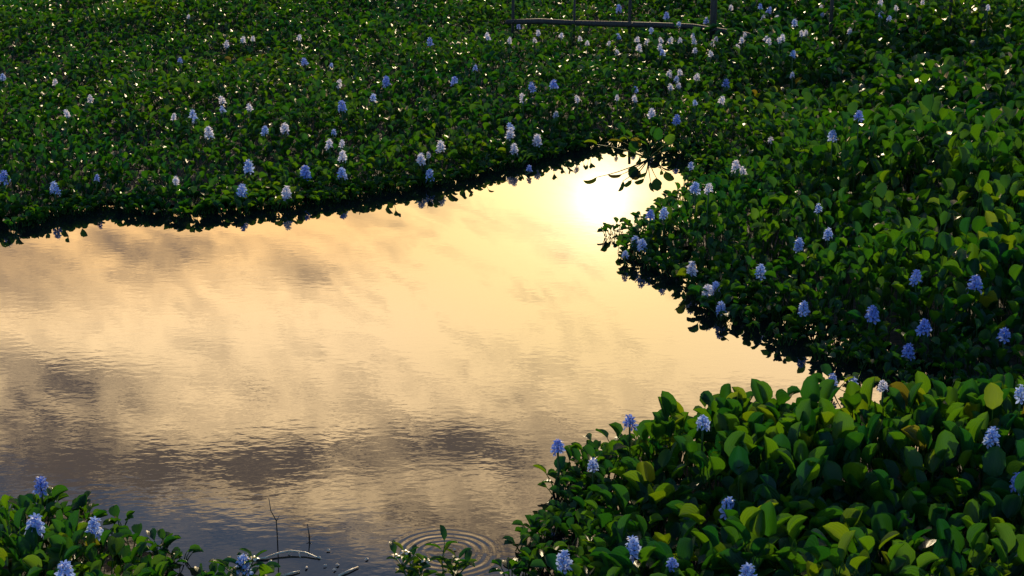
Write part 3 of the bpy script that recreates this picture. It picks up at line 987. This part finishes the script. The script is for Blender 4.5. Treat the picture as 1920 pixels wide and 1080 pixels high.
HERO_SHORT = ('highest broad leaf', 'dark leaf on the rim', 'glowing spoon leaf', 'round blue green leaf', 'bent yellow green leaf', 'dark blue green upright leaf', 'twisted pointed leaf',
              'leaf leaning right', 'yellow green leaf top right', 'yellowish pair of leaves', 'arched rounded leaf', 'leaf left of the highest')
_used = set()
def beside(x, y):
    best = None
    for k, (nm, fx, fy) in enumerate(LANDMARKS):
        dx, dy = x - fx, y - fy
        d = math.hypot(dx, dy)
        if d < 0.42:
            lr = 'left' if dx < 0 else 'right'
            fb = 'behind' if dy > 0 else 'in front'
            side = f'directly {lr} of' if abs(dx) > 2.2 * abs(dy) else (f'directly {fb}' + (' of' if dy <= 0 else '')) if abs(dy) > 2.2 * abs(dx) else f'{fb} and {lr} of'
            if (k, side) not in _used and (best is None or d < best[0]):
                best = (d, k, side, nm)
    if best:
        _used.add((best[1], best[2]))
        return f'leafy plant {best[2]} the {best[3]}'
    return None
CLUMPS = {
    'near_right': ('leafy plants of the near right bank', ('leafy green hyacinth plant without flowers on the low left edge of the near right bank',
                                                          'tall leafy hyacinth plant without flowers deep in the near right bank')),
    'near_left': ('leafy plants of the near left clump', ('leafy green hyacinth plant without flowers in the near left corner clump',) * 2),
    'far_bank': ('leafy plants of the right bank', ('small leafy hyacinth plant on the low water edge of the right bank',
                                                   'broad leaved hyacinth plant without flowers higher on the right bank')),
}
# leaves that stand out of the near bank, each at its own place
HEROES = []
def hero(px, py, length, turn, lean, label, curl=18):
    z = None
    d = ray(px, py)
    t = (0.62 - CAM_H) / d.z
    while t < 20:
        x, y, z = d.x * t, d.y * t, CAM_H + d.z * t
        if z < height_at(x, y) + 0.03:
            break
        t += 0.02
    z0 = max(z - length * 0.55, 0.1)
    HEROES.append((x, y))
    root = empty('upright_leaf_plant', (x, y, 0.004), turn)
    tag(root, label, 'leafy plant', 'leafy plants of the near right bank')
    V, Q, uv = leaf_geo(np.zeros((1, 3)), np.zeros(1), np.array([R(4)]), np.array([R(lean * .6)]), np.array([z0]), np.array([length]), np.array([.78]),
                        np.array([R(lean)]), np.array([R(lean + curl)]), np.array([.28]), np.array([R(random.uniform(-10, 10))]), np.array([.0042]), 5, 9, 7)
    o = link(bpy.data.objects.new('leaf', mesh_np('leaf', V[0], Q, [M_LEAF], uv=uv)), root)
    f = form_for(z0 * 0.9)
    for k in range(5):
        add_leaf(root, random.choice(f[2]), 1.2 + k * 1.1 + random.uniform(-.3, .3), random.uniform(.8, 1.0))
UP = math.pi / 2
for a in (
    (1585, 806, .140, UP + .3, 8, 'broad upright pointed leaf standing highest near the middle of the near right bank'),
    (1500, 775, .115, UP - .9, 6, 'tall dark leaf breaking the rim of the near right bank against the channel'),
    (1776, 838, .125, UP + .1, 4, 'glowing yellow green spoon shaped leaf on a bare stalk left of a blue flower'),
    (1650, 908, .135, -UP + .2, 14, 'round blue green leaf facing the viewer in the middle of the near right bank'),
    (1575, 893, .115, UP + .6, 20, 'yellow green leaf bent to the left beside a dark blue green one'),
    (1605, 880, .13, -UP - .3, 10, 'dark blue green upright leaf behind the bent yellow one'),
    (1730, 868, .13, UP + .9, 16, 'twisted pointed leaf with a curled tip near the right of the near bank'),
    (1860, 870, .125, UP - .5, 12, 'green leaf leaning right on a thin stalk below the bright blue flower'),
    (1870, 748, .11, UP + .2, 10, 'upright yellow green leaf on the top right of the near bank'),
    (1715, 945, .125, UP - .2, 8, 'pair of yellowish leaves standing over a black gap in the near bank'),
    (1415, 898, .115, UP + .4, 24, 'rounded yellow green leaf arched over at the middle left of the near bank'),
    (1460, 845, .12, UP - .3, 10, 'upright green leaf left of the highest broad one'),
):
    hero(*a)
    LANDMARKS.append((HERO_SHORT[len(LANDMARKS)], HEROES[-1][0], HEROES[-1][1]))
for root, lab, fx, fy, key in FLOWERS:
    if key in SHORT:
        LANDMARKS.append((SHORT[key], fx, fy))

for i in sorted(np.where(single)[0], key=lambda i: min([math.hypot(PX[i] - l[1], PY[i] - l[2]) for l in LANDMARKS])):
    bank, x, y, dd, h, b, nl = plants[i]
    root = empty('leafy_hyacinth', (x, y, 0.004), random.uniform(0, 6.28))
    g, (lo, hi) = CLUMPS[bank]
    lab = beside(x, y)
    if not lab:
        sx_, sy_ = qx[i], qy[i]
        if bank == 'near_right':
            row = 'along the far rim' if sy_ < 830 else 'by the bottom edge' if sy_ > 960 else 'halfway up'
            side = 'left slope' if sx_ < 1240 else 'middle' if sx_ < 1580 else 'right end'
            lab = f'flowerless leafy plant {row} in the {side} of the near right bank'
        elif bank == 'near_left':
            lab = f'flowerless leafy plant in the {"left" if sx_ < 130 else "middle" if sx_ < 270 else "right"} part of the near left clump'
        else:
            row = 'high' if sy_ < 440 else 'halfway up' if sy_ < 560 else 'low at the foot'
            side = 'pond side' if sx_ < 1450 else 'middle' if sx_ < 1700 else 'right end'
            lab = f'broad flowerless leafy plant {row} on the {side} of the right bank'
    tag(root, lab, 'leafy plant', g)
    fill_plant(root, h, b, random.choice((6, 7, 8)))

# ------------------------------------------------------------------ long stalked plant over the glitter
p0 = at(1216, 298)
root = empty('arching_leaf_plant', p0)
tag(root, 'tall plant with long arching leaf stalks over the sun glare between the banks', 'leafy plant')
for dx, zt, B, wid, t0, t1, tw in ((-.10, .05, .09, .85, 10, 30, 75), (-.19, .12, .10, .5, 78, 96, 10), (-.38, .12, .10, .5, 50, 108, 20), (-.18, .17, .085, .5, 15, 35, 40), (-.06, .09, .085, .8, 40, 70, 60),
                                   (-.01, .10, .09, .6, 60, 90, 20), (-.03, .15, .075, .7, 55, 85, 30), (.06, .14, .095, .8, 2, 10, 85), (.02, .17, .075, .6, 10, 30, 40), (.13, .10, .09, .8, 30, 60, 50),
                                   (-.12, .16, .07, .5, 40, 60, 60), (.09, .05, .08, .7, 60, 80, 10)):
    lean = math.degrees(math.atan2(abs(dx), zt))
    V, Q, uv = leaf_geo(np.zeros((1, 3)), np.array([(math.pi if dx < 0 else 0.0) + random.uniform(-.25, .25)]), np.array([R(lean - 9)]), np.array([R(lean + 9)]), np.array([math.hypot(dx, zt)]), np.array([B]), np.array([wid]),
                        np.array([R(t0)]), np.array([R(t1)]), np.array([.3]), np.array([R(tw)]), np.array([.0042]), 6, 9, 5)
    link(bpy.data.objects.new('leaf', mesh_np('leaf', V[0], Q, [M_LEAF], uv=uv)), root)

# ------------------------------------------------------------------ fence and stakes
def pole_pts(pts, z):
    return [at(px, py, z if not isinstance(z, (list, tuple)) else z[i]) for i, (px, py) in enumerate(pts)]
zr = 0.27
pts = pole_pts([(948, 41), (1010, 40), (1080, 43), (1150, 45), (1230, 47), (1300, 50), (1350, 57), (1400, 65), (1428, 72)], zr)
ym = sum(p.y for p in pts) / len(pts)
c0 = pts[4].copy()
fence = empty('pole_fence', (c0.x, c0.y, 0))
tag(fence, 'long crooked weathered pole lashed to thin posts at the back of the marsh', 'fence')
loc = [p - Vector((c0.x, c0.y, 0)) for p in pts]
o = tube('rail', loc, [.021, .026, .023, .028, .025, .027, .022, .022, .016], [M_WOOD], 10, fence, .10)
def near_rail(px):
    for a, b in zip(pts[:-1], pts[1:]):
        qa = 960 + F * a.x / (a.y * CP - (a.z - CAM_H) * SP); qb = 960 + F * b.x / (b.y * CP - (b.z - CAM_H) * SP)
        if qa <= px <= qb:
            return a.lerp(b, (px - qa) / (qb - qa))
    return pts[0] if px < 1000 else pts[-1]
for px, r, hgt in ((961, .014, 1.0), (1076, .012, .5), (1182, .014, 1.05), (1338, .030, 1.1)):
    q = near_rail(px)
    g = Vector((q.x - c0.x, q.y - c0.y + .028 + r, -0.15))
    post = tube('post', [g, g + Vector((random.uniform(-.012, .012), .01, hgt * .5)), g + Vector((random.uniform(-.02, .02), .02, hgt + .15))], [r * 1.08, r, r * .9], [M_WOOD], 9, fence, .08)
    lash = tube('lashing', [(q.x - c0.x - r * 1.3, q.y - c0.y - .03, zr - .02), (q.x - c0.x, q.y - c0.y - .037, zr), (q.x - c0.x + r * 1.3, q.y - c0.y - .03, zr + .02)], .004, [M_TWIG], 6, fence)
for px, py, r, lab in ((1557, 40, .017, 'thin dark wooden stake standing alone right of the pole fence'), (1779, 28, .016, 'slender greenish wooden stake left of the bluish one at the top right'),
                       (1840, 22, .020, 'bluish grey wooden stake rightmost at the top edge')):
    g = at(px, py + 24, 0.30); g.z = -0.15
    s = empty('stake', (g.x, g.y, 0))
    tag(s, lab, 'stake', 'stakes at the back of the marsh')
    tube('shaft', [(0, 0, -.15), (random.uniform(-.01, .01), 0, .55), (random.uniform(-.02, .02), .01, 1.2)], [r * 1.1, r, r * .9], [M_WOOD], 9, s, .08)
    tube('notch', [(-r * .9, -r * .9, .9), (0, -r * 1.25, .91), (r * .9, -r * .9, .92)], .004, [M_TWIG], 6, s)

# ------------------------------------------------------------------ twigs, scraps and weeds in the near water
def twig(label, base_px, pts, r0, r1, mat=M_TWIG, side=()):
    g = at(*base_px)
    o = empty('twig', g)
    tag(o, label, 'twig', 'twigs in the near water')
    tube('stem', pts, [r0 + (r1 - r0) * i / (len(pts) - 1) for i in range(len(pts))], [mat], 7, o, .15)
    for s in side:
        tube('side_shoot', s, [r0 * .6, r1 * .6], [mat], 5, o)
twig('thin bent dead twig standing upright in the dark near water', (521, 1031), [(0, 0, -.05), (.0, 0, .07), (-.002, .002, .125), (-.022, .004, .165), (-.028, .004, .22)], .0028, .0014,
     side=[((-.002, .002, .12), (.012, 0, .15))])
twig('short dark stub poking out of the near water right of the bent twig', (580, 1012), [(0, 0, -.04), (0, 0, .02), (-.006, 0, .07)], .004, .0018, side=[((0, 0, .012), (.01, -.004, .016)), ((0, 0, .012), (-.012, -.004, .016))])
def arc(px_pts, zs):
    g = at(*px_pts[0])
    return [at(px, py, z) - g for (px, py), z in zip(px_pts, zs)]
twig('curved wet twig arching out of the water beside the near left clump', (470, 1050), arc([(470, 1050), (498, 1046), (522, 1037), (545, 1033), (572, 1036), (592, 1044), (604, 1048)], [.002, .006, .011, .013, .010, .005, -.002]), .0050, .003, M_PALE,
     side=[(at(545, 1033, .013) - at(470, 1050), at(540, 1040, .0) - at(470, 1050)), (at(560, 1034, .012) - at(470, 1050), at(563, 1046, .0) - at(470, 1050))])
twig('straight pale twig floating at the bottom edge below the curved one', (528, 1080), arc([(528, 1082), (548, 1076), (562, 1073)], [.004, .006, .004]), .0045, .003, M_PALE)
twig('short pale twig floating at the bottom edge right of the longer one', (634, 1080), arc([(630, 1084), (650, 1074), (668, 1067)], [.004, .006, .004]), .0042, .003, M_PALE)
for px, py in ((616, 1033), (506, 1054), (484, 1063), (574, 1066), (610, 1062), (633, 1061), (627, 1070), (687, 1050), (598, 1047), (852, 1032)):
    g = at(px, py)
    n = 7
    vs = [(0, 0, .008)] + [(math.cos(2 * math.pi * k / n) * .010 * random.uniform(.6, 1.2), math.sin(2 * math.pi * k / n) * .007 * random.uniform(.6, 1.2), random.uniform(.001, .006)) for k in range(n)]
    m = bpy.data.meshes.new('floating_scrap')
    m.from_pydata(vs, [], [(0, 1 + k, 1 + (k + 1) % n) for k in range(n)])
    m.materials.append(M_PALE)
    o = link(bpy.data.objects.new('floating_scrap', m))
    o.location = (g.x, g.y, .002); o.rotation_euler = (0, 0, random.uniform(0, 6.28))
    tag(o, 'tiny pale scrap floating on the dark near water among twigs', 'scrap', 'scraps floating on the near water')

def weed(base_px, label, stems, blooms):
    g = at(*base_px)
    root = empty('water_weed', (g.x, g.y, 0))
    tag(root, label, 'weed', 'weeds at the bottom edge')
    for k, (dx, dy, hh) in enumerate(stems):
        top = Vector((dx, dy, hh))
        pts = [Vector((dx * .1, dy * .1, -.03)), top * .5 + Vector((random.uniform(-.02, .02), 0, .02)), top]
        st = tube('stem', pts, [.0035, .0028, .002], [M_STEM], 6, root)
        for j in range(7):
            f = 0.3 + 0.7 * j / 6
            q = pts[0].lerp(pts[1], f * 2) if f < .5 else pts[1].lerp(pts[2], f * 2 - 1)
            V, Q, uv = leaf_geo(np.zeros((1, 3)), np.array([j * 2.4 + k]), np.array([R(30)]), np.array([R(50)]), np.array([.012]), np.array([random.uniform(.045, .075)]), np.array([.38]),
                                np.array([R(45)]), np.array([R(random.uniform(70, 110))]), np.array([.3]), np.array([R(random.uniform(-20, 20))]), np.array([.0012]), 3, 6, 3)
            o = bpy.data.objects.new('leaf', mesh_np('leaf', V[0], Q, [M_LEAF], uv=uv))
            o.location = q
            link(o, root)
        if k in blooms:
            d = tube('flower_disc', [top + Vector((0, 0, -.004)), top + Vector((0, 0, .006)), top + Vector((0, 0, .010))], [.005, .009, .004], [M_YEL], 9, root)
            for j in range(5):
                vs, fs, uv = petal_geo(.020, .014, j * 2 * math.pi / 5, R(20), R(-30))
                pm = mesh_np('petal', np.array([tuple(v) for v in vs]), np.array(fs), [M_PALE], uv=np.array(uv))
                po = bpy.data.objects.new('petal', pm)
                po.location = top + Vector((0, 0, .006))
                link(po, root)
weed((775, 1112), 'small leafy weed with cream daisy like flowers beside the ripple rings', ((-.07, .10, .10), (-.03, .05, .14), (.0, .09, .11), (.05, .02, .12), (.02, -.04, .10), (-.04, -.02, .10)), (0, 1, 3))
weed((838, 1105), 'dark slender weed standing inside the ripple rings', ((-.01, .08, .15), (.04, .03, .11), (.08, .0, .10), (.03, -.03, .08)), ())
weed((462, 1110), 'low weed with a cream bloom under the light blue flower at the bottom', ((-.02, .02, .10), (.03, .03, .12), (-.08, .02, .09)), (1,))

# tall thin grass stalks in the near left clump
def grass_stalk(px, py, hh, label):
    g = at(px, py)
    root = empty('grass_stalk', (g.x, g.y, 0))
    tag(root, label, 'grass', 'grass stalks of the near left clump')
    tube('culm', [(0, 0, 0), (.006, 0, hh * .5), (.016, .004, hh)], [.003, .0025, .0015], [M_STEM], 6, root)
    for j in range(3):
        V, Q, uv = leaf_geo(np.zeros((1, 3)), np.array([j * 2.1 + .4]), np.array([R(12)]), np.array([R(16)]), np.array([.02]), np.array([hh * .55]), np.array([.07]),
                            np.array([R(15)]), np.array([R(80)]), np.array([.2]), np.array([0.0]), np.array([.001]), 3, 7, 3)
        o = bpy.data.objects.new('blade', mesh_np('blade', V[0], Q, [M_LEAF], uv=uv))
        o.location = (.006 * j, 0, hh * (.2 + .2 * j))
        link(o, root)
grass_stalk(20, 1075, .30, 'tall thin grass stalk left of the broad bright blue flower')
grass_stalk(38, 1100, .24, 'shorter grass stalk at the bottom left corner')
print('objects', len(bpy.data.objects))
